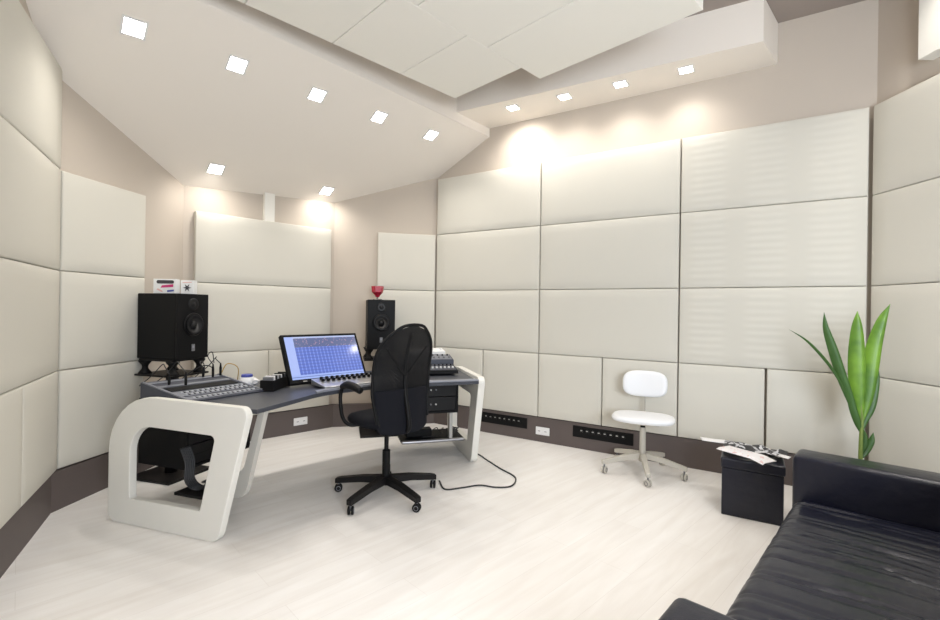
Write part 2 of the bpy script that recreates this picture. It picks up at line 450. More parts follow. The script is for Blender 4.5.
for c in range(6):
    g = .004 if c not in (4, 5) else .006
    panel(A0+dw*(hs[c]+(g if c == 5 else .003)), A0+dw*(hs[c+1]-(g if c == 4 else .003)-(.005 if c == 5 else 0)), ZR[0], ZR[1], 'half-width bottom panel of the right wall, %s' % hn[c])
# rear right
e0 = A3+db*.006; e1 = A3+db*1.32
for r, t in ((3, 'highest panel on the wall at the photo\'s right edge'), (2, 'right-edge wall panel in the second row, above head height'), (1, 'right-edge wall panel directly beside the plant leaves'), (0, 'lowest right-edge wall panel behind the sofa arm')):
    panel(e0, e1, ZR[r], ZR[r+1], t)

# ------------------------------------------------------------ ceiling clouds
ub = Vector((math.cos(R(44.7)), math.sin(R(44.7)))); vb = Vector((ub.y, -ub.x))
def cloud(c, w, l, label):
    """c = far-left corner; w along vb, l back along -ub"""
    bm = bmesh.new()
    p = [c, c+vb*w, c+vb*w-ub*l, c-ub*l]
    prism(bm, [tuple(x) for x in p], 3.25, 3.35, bev=.004)
    o = obj('ceiling_baffle', bm, 'baffle'); tag(o, label, 'ceiling panel', 'suspended ceiling panels')
    m_ = (p[0]+p[2])/2
    for k in (-.2, .2):
        x = m_+vb*k; obj('hanger_rod', ncyl((x.x, x.y, 3.34), (x.x, x.y, CEIL+.002), .006, 8), 'silver', o)
ca = Vector((-.163, 4.198)); cb = Vector((.545, 3.821))
la = ['small hanging ceiling panel with the corner nearest the light soffit', 'small hanging ceiling panel, second along the sloped ceiling edge', 'small hanging ceiling panel, third along the sloped ceiling edge', 'small hanging ceiling panel at the photo\'s top edge', 'small hanging ceiling panel above the desk\'s near side, outside the photo']
for k in range(5): cloud(ca-ub*(.602*k), .764, .597, la[k])
lb = ['wide hanging ceiling panel nearest the light soffit, stepping forward', 'wide hanging ceiling panel cut by the photo\'s top edge', 'wide hanging ceiling panel overhead, outside the photo', 'wide hanging ceiling panel over the viewer, outside the photo']
for k in range(3): cloud(cb-ub*(.637*k), 1.262, .631, lb[k])

# ------------------------------------------------------------ downlights
def lamp(name, e, size, col, parent, spot=150, blend=1, rad=.05):
    ld = bpy.data.lights.new(name, 'SPOT'); ld.energy = e; ld.color = col; ld.spot_size = R(spot); ld.spot_blend = blend; ld.shadow_soft_size = rad
    o = bpy.data.objects.new(name, ld); COL.objects.link(o); o.parent = parent; o.location = (0, 0, -.03); return o
WARM = (1, .955, .895)
def fixture(loc, label, n=(0, 0, -1), e=20, size=.112, ang=43.8, spot=150, blend=1, tilt=(0, 0), group='square recessed ceiling lights', col=WARM):
    n = Vector(n).normalized(); zax = -n
    x = Vector((math.cos(R(ang)), math.sin(R(ang)), 0)); x = (x-zax*x.dot(zax)).normalized(); y = zax.cross(x)
    mt = Matrix((x, y, zax)).transposed()
    t = thing('ceiling_light', label, 'ceiling light', loc, rot=mt.to_euler(), group=group)
    bm = bmesh.new(); s = size/2; f = s+.012
    for a in ((-f, f, -f, -s), (-f, f, s, f), (-f, -s, -s, s), (s, f, -s, s)): box(bm, *a, -.004, .002)
    obj('frame', bm, 'plastic', t)
    obj('lens', nbox(-s, s, -s, s, -.003, .001), 'lens', t)
    l_ = lamp('bulb', e, size, col, t, spot, blend)
    # keep the beam vertical
    l_.rotation_euler = (mt.transposed() @ Vector((tilt[0], tilt[1], -1))).to_track_quat('-Z', 'Y').to_euler()
    return t
sn = (.4003, -.3352, -1)
up = [(-2.159, 2.962), (-1.736, 3.425), (-1.308, 3.91), (-.88, 4.378), (-.433, 4.861)]
ul = ['square ceiling light in the sloped ceiling, nearest the photo\'s top left', 'second square light from the left in the upper sloped row', 'middle square light of the five in the upper sloped row', 'fourth square light from the left in the upper sloped row', 'rightmost square light of the upper sloped row, near the soffit']
for (x, y), t in zip(up, ul): fixture((x, y, zs((x, y))-.003), t, sn, e=34, spot=125)
for (x, y), t in zip([(-2.34, 4.26), (-1.585, 5.09)], ['lower sloped-ceiling light above the left loudspeaker', 'lower sloped-ceiling light above the front wall\'s right end']):
    fixture((x, y, zs((x, y))-.003), t, sn, e=15, spot=160, tilt=(-.16, .17))
so = [(.401, 4.675), (.865, 4.419), (1.312, 4.16), (1.774, 3.896)]
sl = ['leftmost of the four square lights under the soffit, throwing the brightest pool', 'second light from the left under the soffit', 'third light from the left under the soffit', 'rightmost of the four square lights under the soffit']
for i, ((x, y), t) in enumerate(zip(so, sl)):
    fixture((x, y, 3.382), t, e=[34, 17, 17, 15][i], spot=[125, 130, 130, 130][i], tilt=[(.36, .58), (.1, .16), (.1, .16), (.1, .16)][i], ang=-32, size=.10, group='square recessed soffit lights')
# light by the pilaster
fixture((2.66, 2.62, CEIL-.001), 'square ceiling light in front of the white pilaster, above the photo', e=40, ang=0, spot=100, tilt=(.25, .1))
# rear of the room: unseen lamps added as fill light
k = 0
for x, y in [(.9, 2.6), (1.9, 1.9), (1.6, .6), (.5, .9), (.6, -.6), (2.2, -.6)]:
    fixture((x, y, CEIL-.001), ['added rear fill light over the sofa front', 'added rear fill light over the sofa back', 'added rear fill light right of the viewer', 'added rear fill light over the viewer', 'added rear fill light behind the viewer', 'added rear fill light in the back right corner'][k], e=85, spot=112, ang=0, group='added fill lights at the rear'); k += 1

# ------------------------------------------------------------ unseen window added to the back wall for cool fill
pb = W[6]; qb = W[0]; dbk = (qb-pb).normalized(); nbk = Vector((-dbk.y, dbk.x))
if (cen-pb).dot(nbk) < 0: nbk = -nbk
wc = pb+dbk*1.9
def wprism(a, b, n0, n1, z0, z1):
    p = wc+dbk*a; q_ = wc+dbk*b
    return nprism([tuple(p+nbk*n0), tuple(q_+nbk*n0), tuple(q_+nbk*n1), tuple(p+nbk*n1)], z0, z1)
bm = bmesh.new()
for a, b, z0, z1 in ((-.85, .85, .95, 1.0), (-.85, .85, 2.3, 2.35), (-.85, -.8, 1, 2.3), (.8, .85, 1, 2.3), (-.02, .02, 1, 2.3)):
    p = wc+dbk*a; q_ = wc+dbk*b
    prism(bm, [tuple(p+nbk*.001), tuple(q_+nbk*.001), tuple(q_+nbk*.05), tuple(p+nbk*.05)], z0, z1)
struct('added_window_1', bm, 'white')
ld = bpy.data.lights.new('added_daylight', 'AREA'); ld.shape = 'RECTANGLE'; ld.size = 1.6; ld.size_y = 1.3; ld.energy = 160; ld.color = (.80, .89, 1)  # area lamp added as cool fill, no opening behind it
o = bpy.data.objects.new('added_daylight', ld); COL.objects.link(o)
pc = wc+nbk*.06; o.location = (pc.x, pc.y, 1.65); o.rotation_euler = Vector((-nbk.x, -nbk.y, 0)).to_track_quat('Z', 'Y').to_euler()

# ------------------------------------------------------------ wall connector strips and sockets
def on_wall(p0, d, s, proud=.056):
    """point on baseboard face; returns loc & rot with local -y pointing into the room"""
    p = p0+d*s; back = Vector((-d.y, d.x)); p = p - back*proud
    return (p.x, p.y), math.atan2(d.y, d.x)
t0 = WA0; 
def place_on_right(pt, z):
    s = (Vector(pt)-WA0).dot(dw); (x, y), a = on_wall(WA0, dw, s); return (x, y, z), a
def strip_at(pt, z, label):
    loc, a = place_on_right(pt, z)
    t = thing('connector_strip', label, 'connector panel', loc, a, 'black audio connector strips')
    obj('plate', nbox(-.29, .29, -.008, 0, -.055, .055, bev=.003), 'black', t)
    for k in range(8):
        bm = bmesh.new(); x = -.2+k*.057
        cyl(bm, (x, -.007, .012), (x, -.018, .012), .019, 14)
        o = obj('connector', bm, 'blackm', t)
        obj('contact', nbox(x-.008, x+.010, -.0205, -.018, .014, .022), 'silver', o)
    return t
strip_at((.36, 5.03), .168, 'black eight-way connector strip in the skirting beside the desk\'s right end')
strip_at((1.275, 4.46), .168, 'black eight-way connector strip in the skirting left of the white chair')
def socket(loc, a, label):
    t = thing('wall_socket', label, 'wall socket', loc, a, 'double power sockets')
    obj('faceplate', nbox(-.075, .075, -.01, 0, -.04, .04, bev=.003), 'plastic', t)
    for s in (-.035, .035):
        obj('outlet', nbox(s-.024, s+.024, -.013, -.009, -.024, .024, bev=.002), 'paper', t)
        for dz in (-.01, 0, .01):
            pass
        obj('slot', nbox(s-.012, s+.012, -.0145, -.0125, -.003, .003), 'grey', t)
loc, a = place_on_right((.76, 4.79), .115)
socket(loc, a, 'white double socket in the skirting between the two connector strips')
sg = (Vector((-1.80, 5.02))-C1).dot(dfr); (x, y), a = on_wall(C1, dfr, sg)
socket((x, y, .125), a, 'white double socket in the skirting seen under the desk')

# ------------------------------------------------------------ desk
DO = Vector((-.708, 3.471)); DA = R(44.2)
def D(s, t): 
    return Vector((DO.x+s*math.cos(DA)-t*math.sin(DA), DO.y+s*math.sin(DA)+t*math.cos(DA)))
desk = thing('studio_desk', 'wide wing-shaped studio desk with slate top and white rounded side frames', 'desk', (DO.x, DO.y, 0), DA)
MD = Matrix.Translation((DO.x, DO.y, 0)) @ Matrix.Rotation(DA, 4, 'Z'); MDi = MD.inverted()
MLW = MDi @ Matrix.Translation((-1.504, 2.682, 0)) @ Matrix.Rotation(R(72), 4, 'Z')      # x inward, y back
MRW = MDi @ Matrix.Translation((0, 4.192, 0)) @ Matrix.Rotation(R(16.4), 4, 'Z')       # x outward, y back
def xf(bm, mt): bmesh.ops.transform(bm, matrix=mt, verts=bm.verts); return bm
def ring_plate(outer, inner, x0, x1, bev=.006):
    """plate in the (y,z) plane with a hole, built as strips between the two outlines"""
    bm = bmesh.new(); n = 96
    def resample(pts):
        P = [Vector(p) for p in pts]; seg = [(P[(i+1) % len(P)]-P[i]).length for i in range(len(P))]; return P, seg
    c = Vector((sum(p[0] for p in inner)/len(inner), sum(p[1] for p in inner)/len(inner)))
    def hit(P, ang):
        d = Vector((math.cos(ang), math.sin(ang))); best = None
        for i in range(len(P)):
            a = Vector(P[i])-c; b = Vector(P[(i+1) % len(P)])-c; e = b-a
            den = d.x*e.y-d.y*e.x
            if abs(den) < 1e-9: continue
            t = (a.x*e.y-a.y*e.x)/den; s = (a.x*d.y-a.y*d.x)/den
            if t > 0 and -1e-6 <= s <= 1+1e-6: best = t if best is None else max(best, t)
        return c+d*best
    angs = set(2*math.pi*i/n for i in range(n))
    for P in (outer, inner):
        for p in P: angs.add(math.atan2(p[1]-c.y, p[0]-c.x) % (2*math.pi))
    angs = sorted(angs); A = []
    for a in angs:
        if not A or a-A[-1] > .004: A.append(a)
    O_ = [hit(outer, a) for a in A]; I_ = [hit(inner, a) for a in A]
    steps = [(math.radians(30*k), ) for k in range(4)]
    loops = []
    def add(P, sgn, seq):
        for x, d in seq: loops.append([bm.verts.new((x, *(p+(c-p).normalized()*d*sgn))) for p in P])
    arc = [(bev*(1-math.sin(a[0])), bev*(1-math.cos(a[0]))) for a in steps]     # (inset, depth)
    seq0 = [(x0+(bev-i_) if False else x0+(bev*(1-math.cos(a[0]))), bev*(1-math.sin(a[0]))) for a in steps]
    seq1 = [(x1-(x-x0), d) for x, d in seq0[::-1]]
    add(O_, 1, seq0+seq1); add(I_, -1, [(x, d) for x, d in (seq0+seq1)[::-1]])
    m = len(A)
    for a, b in zip(loops, loops[1:]+loops[:1]):
        for i in range(m):
            j = (i+1) % m; bm.faces.new((a[i], a[j], b[j], b[i]))
    return bm
outer = rounded([(.79, 0), (.79, .795), (-.30, .785), (-.09, 0)], [.06, .36, .05, .07], 8)
inner = rounded([(.605, .16), (.605, .615), (-.062, .607), (.045, .165)], [.02, .17, .03, .015], 8)
for mt, nm, x0, x1 in ((MLW, 'l', 0, .048), (MRW, 'r', 0, .058)):
    o = obj('side_frame', xf(ring_plate(outer, inner, x0, x1), mt), 'white', desk); asm(o, 12)
for mt, x0, x1 in ((MLW, .02, .06), (MRW, .02, .06)):
    for r in (.06, .66):
        pass
TZ = .765
top_pts = [(-.925, -.24), (-.66, -.10), (-.48, 0), (-.38, .04), (-.25, .055), (.06, .052), (.27, .045), (.36, .0), (.45, -.11), (.83, -.28), (1.28, .52), (.62, .82), (-.62, .82), (-1.33, .535)]
o = obj('desktop', nprism(top_pts, TZ-.026, TZ, bev=.004), 'desk', desk)
# lighter pads along the front edge
fp = [(-.44, .012), (-.38, .042), (-.25, .057), (.06, .054), (.27, .047), (.36, .002), (.45, -.108), (.83, -.282)]
padp = [(x, y-.0) for x, y in fp] + [(x+.012, y+.055) for x, y in fp[::-1]]
obj('edge_pad', nprism(padp, TZ+.0005, TZ+.014, bev=.004), 'pad', desk)
# inner hanging panels and lower shelves
prof = rounded([(-.27, .733), (-.225, .733), (-.115, .36), (.16, .30), (.16, .20), (-.13, .20)], [.005, .005, .06, .02, .02, .07], 5)
bm = bmesh.new(); n = len(prof)
a = [bm.verts.new((.155, p[0], p[1])) for p in prof]; b = [bm.verts.new((.19, p[0], p[1])) for p in prof]
fs = [bm.faces.new(a), bm.faces.new(b[::-1])]
for i in range(n): bm.faces.new((a[i], b[i], b[(i+1) % n], a[(i+1) % n]))
bmesh.ops.bevel(bm, geom=list({e for f in fs for e in f.edges}), offset=.003, segments=2, affect='EDGES', profile=.5)
obj('inner_leg', xf(bm, MLW), 'greyshade', desk)
obj('inner_leg', xf(nbox(-.14, -.11, .14, .20, .168, .44, bev=.003), MRW), 'greyshade', desk)
obj('lower_shelf', xf(nbox(.05, .154, .0, .30, .205, .222), MLW), 'black', desk)
obj('lower_shelf', xf(nbox(-.58, -.001, .15, .50, .148, .166), MRW), 'black', desk)
obj('foot_rail', xf(nbox(-.58, -.001, .11, .149, .144, .172, bev=.012, seg=3), MRW), 'lead', desk)

# rack units under both wings
def rack(mt, x0, x1, label, n, y0=-.06, z0=.442, H_=.288, hd=.29):
    M4 = MD @ mt; loc = M4 @ Vector(((x0+x1)/2, y0+.01+hd, z0)); a = M4.to_euler().z
    t = thing('rack_unit', label, 'rack', tuple(loc), a)
    w = (x1-x0)/2
    bm = bmesh.new()
    for a_ in ((-w, -w+.018, -hd, hd, 0, H_), (w-.018, w, -hd, hd, 0, H_), (-w+.018, w-.018, -hd, hd, 0, .018), (-w+.018, w-.018, -hd, hd, H_-.018, H_), (-w+.018, w-.018, hd-.02, hd, .018, H_-.018)): box(bm, *a_)
    obj('housing', bm, 'black', t)
    hh = (H_-.036)/n
    for k in range(n):
        z = .018+hh*k
        o = obj('front_plate', nbox(-w+.02, w-.02, -hd+.005, -.1, z+.003, z+hh-.003, bev=.002), 'blackm', t)
        for j in range(4):
            bm = bmesh.new(); cyl(bm, (-.03+j*.045, -hd+.006, z+hh/2), (-.03+j*.045, -hd-.010, z+hh/2), .007, 10)
            obj('knob', bm, 'silver' if (j+k) % 3 == 0 else 'grey', o)
        obj('slot', nbox(-w+.05, w-.25, -hd+.0035, -hd+.006, z+hh/2-.003, z+hh/2+.003), 'black', o)
    return t
rack(MLW, .20, .74, 'black equipment rack under the desk\'s left wing, seen through the near frame', 3, y0=.37, z0=.295, H_=.435, hd=.21)
rack(MRW, -.72, -.105, 'black equipment rack under the desk\'s right wing beside the chair back', 2, y0=-.04)

# ------------------------------------------------------------ gear on the desk
def frame_thing(name, label, cat, mt, x, y, z, da=0, group=None):
    M4 = MD @ mt; loc = M4 @ Vector((x, y, z)); return thing(name, label, cat, tuple(loc), M4.to_euler().z+da, group)
I4 = Matrix.Identity(4)
# left mixing console: wedge
cw, cd, ch0, ch1 = .485, .40, .010, .098
con = frame_thing('mixing_console', 'dark grey sloped mixing console with rows of pale buttons on the left wing', 'mixing console', MLW, .056+cw/2, .20, TZ+.001)
def wedge(bm, x0, x1, y0, y1, h0, h1, z=0):
    vs = [bm.verts.new(p) for p in ((x0,y0,z),(x1,y0,z),(x1,y1,z),(x0,y1,z),(x0,y0,z+h0),(x1,y0,z+h0),(x1,y1,z+h1),(x0,y1,z+h1))]
    for q_ in ((0,3,2,1),(4,5,6,7),(0,1,5,4),(1,2,6,5),(2,3,7,6),(3,0,4,7)): bm.faces.new([vs[i] for i in q_])
bm = bmesh.new(); wedge(bm, -cw/2, cw/2, 0, cd, ch0, ch1); bmesh.ops.bevel(bm, geom=list(bm.edges), offset=.003, segments=2, affect='EDGES', profile=.5)
obj('console_body', bm, 'console', con)
sl_ = (ch1-ch0)/cd
def conz(y): return ch0+sl_*y
ca_ = math.atan(sl_)
def con_box(name, x0, x1, y0, y1, h, m, par, bev=0):
    bm = bmesh.new(); yc = (y0+y1)/2; hy = (y1-y0)/2
    mt = Matrix.Translation((0, yc, conz(yc)+.0005)) @ Matrix.Rotation(ca_, 4, 'X')
    box(bm, x0, x1, -hy, hy, 0, h, bev=bev, mtx=mt)
    return obj(name, bm, m, par)
for s in (-1, 1): con_box('side_rail', s*cw/2-.008, s*cw/2+.008, .0, cd, .008, 'consolelight', con, .002) if False else con_box('side_rail', s*(cw/2-.008)-.008, s*(cw/2-.008)+.008, .004, cd-.004, .008, 'consolelight', con, .002)
for i, (y0, y1) in enumerate(((.012, .062), (.08, .165), (.265, .295), (.345, .375))):
    st = con_box('channel_strip', -cw/2+.02, cw/2-.02, y0, y1, .004, 'consolelight', con, .001)
    if i == 0:
        for k in range(13): con_box('button', -.195+k*.032, -.195+k*.032+.016, .030, .046, .009, 'button', st, .003)
        for k in range(13): con_box('button_slot', -.195+k*.032+.017, -.195+k*.032+.025, .022, .054, .005, 'black', st)
    if i == 1:
        for y in (.092, .130):
            for k in range(13): con_box('button', -.195+k*.032, -.195+k*.032+.017, y+.002, y+.017, .010, 'button', st, .003)
            for k in range(13): con_box('button_slot', -.195+k*.032+.018, -.195+k*.032+.027, y-.002, y+.022, .006, 'black', st)
con_box('meter_window', -cw/2+.03, cw/2-.03, .185, .25, .003, 'black', con)
SHE = .24
for o_ in [con]+list(con.children_recursive):
    if o_.type == 'MESH':
        for v in o_.data.vertices: v.co.y -= SHE*(v.co.x+cw/2)
# patch plugs standing in the console
Mc = MD @ MLW @ Matrix.Translation((.056+cw/2, .20, TZ+.001))
def plug(x, y, h, ends, label):
    b0 = Mc @ Vector((x, y-SHE*(x+cw/2), conz(y)+.010)); t = thing('patch_cable', label, 'cable', tuple(b0), 0, 'patch cables on the mixing console')
    bm = bmesh.new(); lathe(bm, [(0, 0), (.007, 0), (.008, .004), (.0085, h*.6), (.006, h*.8), (.004, h), (0, h)], 12); o = obj('plug', bm, 'black', t, True)
    e = [Mc @ Vector((p[0], p[1]-SHE*(p[0]+cw/2), p[2])) - b0 for p in ends]
    obj('cord', ntube([(0, 0, h*.95)]+[tuple(v) for v in e], .0032, 7), 'rubber', t, True)
plug(-.16, .28, .07, [(-.15, .33, .19), (-.12, .40, .20), (-.10, .52, .12), (-.12, .60, .05)], 'black patch plug with looping cord, leftmost on the mixing console')
plug(-.09, .24, .085, [(-.08, .31, .20), (-.05, .38, .21), (-.03, .50, .12), (-.04, .60, .05)], 'black patch plug, second from left on the mixing console')
plug(.10, .35, .07, [(.115, .40, .19), (.135, .41, .20), (.15, .41, .17), (.152, .405, .12)], 'black patch plug at the console\'s back, bending into a low arch')
plug(.15, .33, .09, [(.152, .38, .23), (.175, .39, .26), (.20, .40, .25), (.21, .40, .18)], 'black patch plug with the tall narrow loop')
plug(.21, .34, .09, [(.215, .39, .21), (.24, .42, .22), (.245, .50, .15), (.22, .60, .06)], 'rightmost black patch plug at the console\'s back')

# small black box full of oddments + white roll with blue lid
bx = thing('card_box', 'small open black box filled with coloured oddments left of the monitor', 'box', (*D(-.565, .405), TZ+.001), DA+R(46))
bm = bmesh.new(); w, d, h = .145, .048, .075
for a_ in ((-w, w, -d, d, 0, .008), (-w, w, -d, -d+.008, .008, h), (-w, w, d-.008, d, .008, h), (-w, -w+.008, -d+.008, d-.008, .008, h), (w-.008, w, -d+.008, d-.008, .008, h)): box(bm, *a_)
obj('tray', bm, 'black', bx)
for k in range(9):
    x = -.12+.03*k
    bm = bmesh.new(); box(bm, -.011, .011, -.034, .034, .0, .085+.012*random.random(), bev=.002, mtx=Matrix.Translation((x, 0, .009)) @ Matrix.Rotation(R(random.uniform(-6, 6)), 4, 'Y'))
    obj('card', bm, ['grey', 'paper', 'black', 'silver', 'black', 'paper', 'black', 'grey', 'black'][k], bx)
cup = thing('tape_roll', 'white round tub with a blue lid behind the small black box', 'tub', (*D(-.73, .50), TZ+.001))
obj('tub', nlathe([(0, 0), (.04, 0), (.044, .085), (.0, .085)], 24), 'paper', cup, True)
obj('lid', nlathe([(0, .086), (.038, .086), (.038, .10), (.034, .104), (0, .104)], 24), 'blue', cup, True)
ml = thing('crumpled_tissue', 'small crumpled white tissue beside the tub', 'tissue', (*D(-.66, .59), TZ+.001))
bm = bmesh.new(); bmesh.ops.create_icosphere(bm, subdivisions=3, radius=.05)
for v in bm.verts: v.co *= random.uniform(.8, 1.1); v.co.z = v.co.z*.6+.033
obj('paper_ball', bm, 'paper', ml)

# monitor
mon = thing('monitor', 'large tilted touchscreen monitor showing a blue mixing session', 'monitor', (*D(-.165, .355), TZ+.001), DA+R(1.8))
tl = Matrix.Translation((0, -.02, .028)) @ Matrix.Rotation(R(-28), 4, 'X')
Wm, Hm = .325, .395
bz = obj('housing', nbox(-Wm, Wm, 0, .04, 0, Hm, bev=.006), 'black', mon); bz.matrix_local = tl
sc = obj('screen', nbox(-Wm+.022, Wm-.022, -.0015, .001, .03, Hm-.022), 'screen', bz)
st = obj('stand', nbox(-.13, .13, -.025, .24, 0, .014, bev=.004), 'blackm', mon)
obj('stand_arm', nbox(-.05, .05, .115, .15, .014, .20, bev=.006), 'blackm', mon)
obj('power_light', nbox(-Wm+.10, -Wm+.13, -.0015, 0, .010, .016), 'silver', bz)

# silver control surface in front of the monitor
cs = thing('control_surface', 'flat silver control surface with rows of black knobs in front of the monitor', 'control surface', (*D(.02, .09), TZ+.015), DA)
bm = bmesh.new(); wedge(bm, -.36, .36, 0, .225, .010, .042); bmesh.ops.bevel(bm, geom=list(bm.edges), offset=.004, segments=2, affect='EDGES', profile=.5)
obj('body', bm, 'consolelight2' if 'consolelight2' in M else 'silver', cs)
for r_ in range(2):
    for k in range(15):
        y = .135+.05*r_; x = -.31+k*.043+.012*r_
        bm = bmesh.new(); lathe(bm, [(0, 0), (.0135, 0), (.012, .017), (.0105, .02), (0, .02)], 12, Matrix.Translation((x, y, .0125+.13*y)))
        obj('knob', bm, 'black', cs, True)
# move below: slight lift so the surface rests on the edge pad

# right wing gear: stepped units
g = frame_thing('fader_mixer', 'compact mixer with pale faders at the front of the right wing', 'mixer', MRW, -.34, .0, TZ+.016)
def unit(t, w, d, h0, h1, body, face, y0=0, z=0, knobs=12, rowsn=2, faders=True):
    bm = bmesh.new(); wedge(bm, -w, w, y0, y0+d, h0, h1, z); bmesh.ops.bevel(bm, geom=list(bm.edges), offset=.003, segments=2, affect='EDGES', profile=.5)
    b_ = obj('body', bm, body, t); s = (h1-h0)/d; an = math.atan(s)
    bm = bmesh.new(); box(bm, -w+.012, w-.012, -d/2+.012, d/2-.012, 0, .003, mtx=Matrix.Translation((0, y0+d/2, z+(h0+h1)/2+.0005)) @ Matrix.Rotation(an, 4, 'X')); obj('faceplate', bm, face, t)
    for k in range(knobs):
        x = -w+.035+k*(2*w-.07)/(knobs-1)
        for r_ in range(rowsn):
            y = y0+d*(.32+.4*r_/max(1, rowsn-1)) if rowsn > 1 else y0+d*.5
            bm = bmesh.new(); zz_ = z+h0+s*(y-y0)+.003
            if r_ == 0 and faders: box(bm, x-.007, x+.007, y-.014, y+.014, zz_, zz_+.014, bev=.002); obj('fader', bm, 'paper', t)
            else: lathe(bm, [(0, 0), (.008, 0), (.007, .014), (0, .014)], 10, Matrix.Translation((x, y, zz_))); obj('knob', bm, 'black' if r_ % 2 else 'grey', t, True)
unit(g, .24, .20, .03, .065, 'black', 'console')
g2 = frame_thing('synth_module', 'grey rack-style module stepped behind the compact mixer', 'audio module', MRW, -.335, .225, TZ+.001)
unit(g2, .25, .17, .115, .150, 'console', 'consolelight', knobs=10, faders=False)
g3 = frame_thing('white_interface', 'white flat interface box furthest back on the right wing', 'audio interface', MRW, -.31, .42, TZ+.001)
unit(g3, .19, .15, .175, .195, 'plastic', 'paper', knobs=5, rowsn=1)
obj('dark_slot', nbox(-.15, .1, -.002, .001, .125, .150), 'black', g3)

# things on the lower right shelf
sb = frame_thing('power_brick', 'black power brick on the desk\'s lower right shelf', 'power supply', MRW, -.40, .30, .167)
obj('brick', nbox(-.12, .12, -.05, .05, 0, .07, bev=.008), 'black', sb)
obj('lead', ntube([(.11, 0, .03), (.18, .02, .06), (.21, .05, .02), (.24, .0, .06), (.20, -.06, .01), (.12, -.08, .008), (.02, -.09, .008)], .004, 7), 'rubber', sb, True)
sb2 = frame_thing('cable_coil', 'loose coil of black cable on the desk\'s lower right shelf', 'cable', MRW, -.075, .29, .167)
bm = bmesh.new()
pts_ = [(.055*math.cos(a_*.7)+.01*math.sin(a_*2), .045*math.sin(a_*.7), .006+.004*a_/3+.02*abs(math.sin(a_*.9))) for a_ in range(30)]
tube(bm, pts_, .004, 7); obj('loops', bm, 'rubber', sb2, True)

# cables under the left wing
sbl = frame_thing('cable_bundle', 'black cable bundle hanging under the left wing behind the near frame', 'cable', MLW, .095, .22, .245)
bm = bmesh.new()
for k in range(6):
    x = .012*k-.03; tube(bm, [(x, .05, .24), (x+.01, .02, .15), (x-.01, .0, .06), (x+.02, -.02, .0), (x+.05, -.06, -.01), (x+.06, -.09, .03), (x+.02, -.1, .05)], .006, 7)
obj('leads', bm, 'rubber', sbl, True)

# ------------------------------------------------------------ loudspeakers and stands
def speaker_stand(x, y, a, label):
    t = thing('speaker_stand', label, 'speaker stand', (x, y, 0), a, 'black floor stands of the loudspeakers')
    obj('floor_plate', nbox(-.21, .21, -.20, .20, 0, .02, bev=.004), 'blackm', t)
    bm = bmesh.new(); cyl(bm, (0, 0, .02), (0, 0, .80), .045, 20); obj('column', bm, 'blackm', t, True)
    obj('lower_plate', nbox(-.19, .19, -.17, .17, .80, .815, bev=.003), 'blackm', t)
    obj('top_plate', nbox(-.17, .17, -.15, .15, .918, .933, bev=.003), 'blackm', t)
    for sx in (-.14, .14):
        for sy in (-.12, .12):
            bm = bmesh.new(); lathe(bm, [(0, 0), (.048, 0), (.042, .012), (.024, .035), (.02, .05), (.024, .066), (.042, .09), (.048, .102), (0, .102)], 16, Matrix.Translation((sx, sy, .8155)))
            obj('isolator', bm, 'black', t, True)
    return t
def speaker(x, y, z, a, label):
    """front towards +x"""
    t = thing('loudspeaker', label, 'loudspeaker', (x, y, z), a, 'black studio loudspeakers')
    obj('cabinet', nbox(-.20, .185, -.143, .143, 0, .51, bev=.006), 'black', t)
    fr = obj('baffle', nbox(.1855, .205, -.143, .143, 0, .51, bev=.004), 'black', t)
    RX = Matrix.Rotation(R(90), 4, 'Y')
    bm = bmesh.new(); lathe(bm, [(.085, 0), (.092, .004), (.085, .011), (.078, .008), (.077, .001)], 36, Matrix.Translation((.2055, 0, .27)) @ RX)
    w = obj('woofer_ring', bm, 'blackm', fr, True)
    bm = bmesh.new(); lathe(bm, [(.077, .006), (.07, .009), (.062, .004), (.028, -.012), (.028, -.012), (.024, .0), (.014, .006), (0, .008)], 36, Matrix.Translation((.2185, 0, .27)) @ RX @ Matrix.Translation((0, 0, -.0)))
    obj('woofer_cone', bm, 'cone', fr, True)
    bm = bmesh.new(); lathe(bm, [(.048, 0), (.046, .005), (.03, .001), (.018, .0015), (.012, .006), (0, .008)], 28, Matrix.Translation((.2055, 0, .43)) @ RX)
    obj('tweeter', bm, 'cone', fr, True)
    obj('control_label', nbox(.2052, .2068, -.014, .016, .06, .115), 'grey', fr)
    obj('maker_badge', nbox(.2066, .2074, -.008, .010, .085, .105), 'pad', fr)
    obj('amplifier_fin', nbox(-.235, -.2005, -.12, .12, .04, .46, bev=.006), 'blackm', t)
    return t
SL = (-2.380, 3.745); SR = (-.983, 5.10)
speaker_stand(*SL, R(-16.7), 'black speaker stand under the left loudspeaker behind the console')
speaker_stand(*SR, R(-74.9), 'black speaker stand under the right loudspeaker behind the chair')
speaker(*SL, .934, R(-16.7), 'large black loudspeaker on the left, carrying two small white boxes')
speaker(*SR, .934, R(-74.9), 'black loudspeaker behind the chair, carrying a red cup')
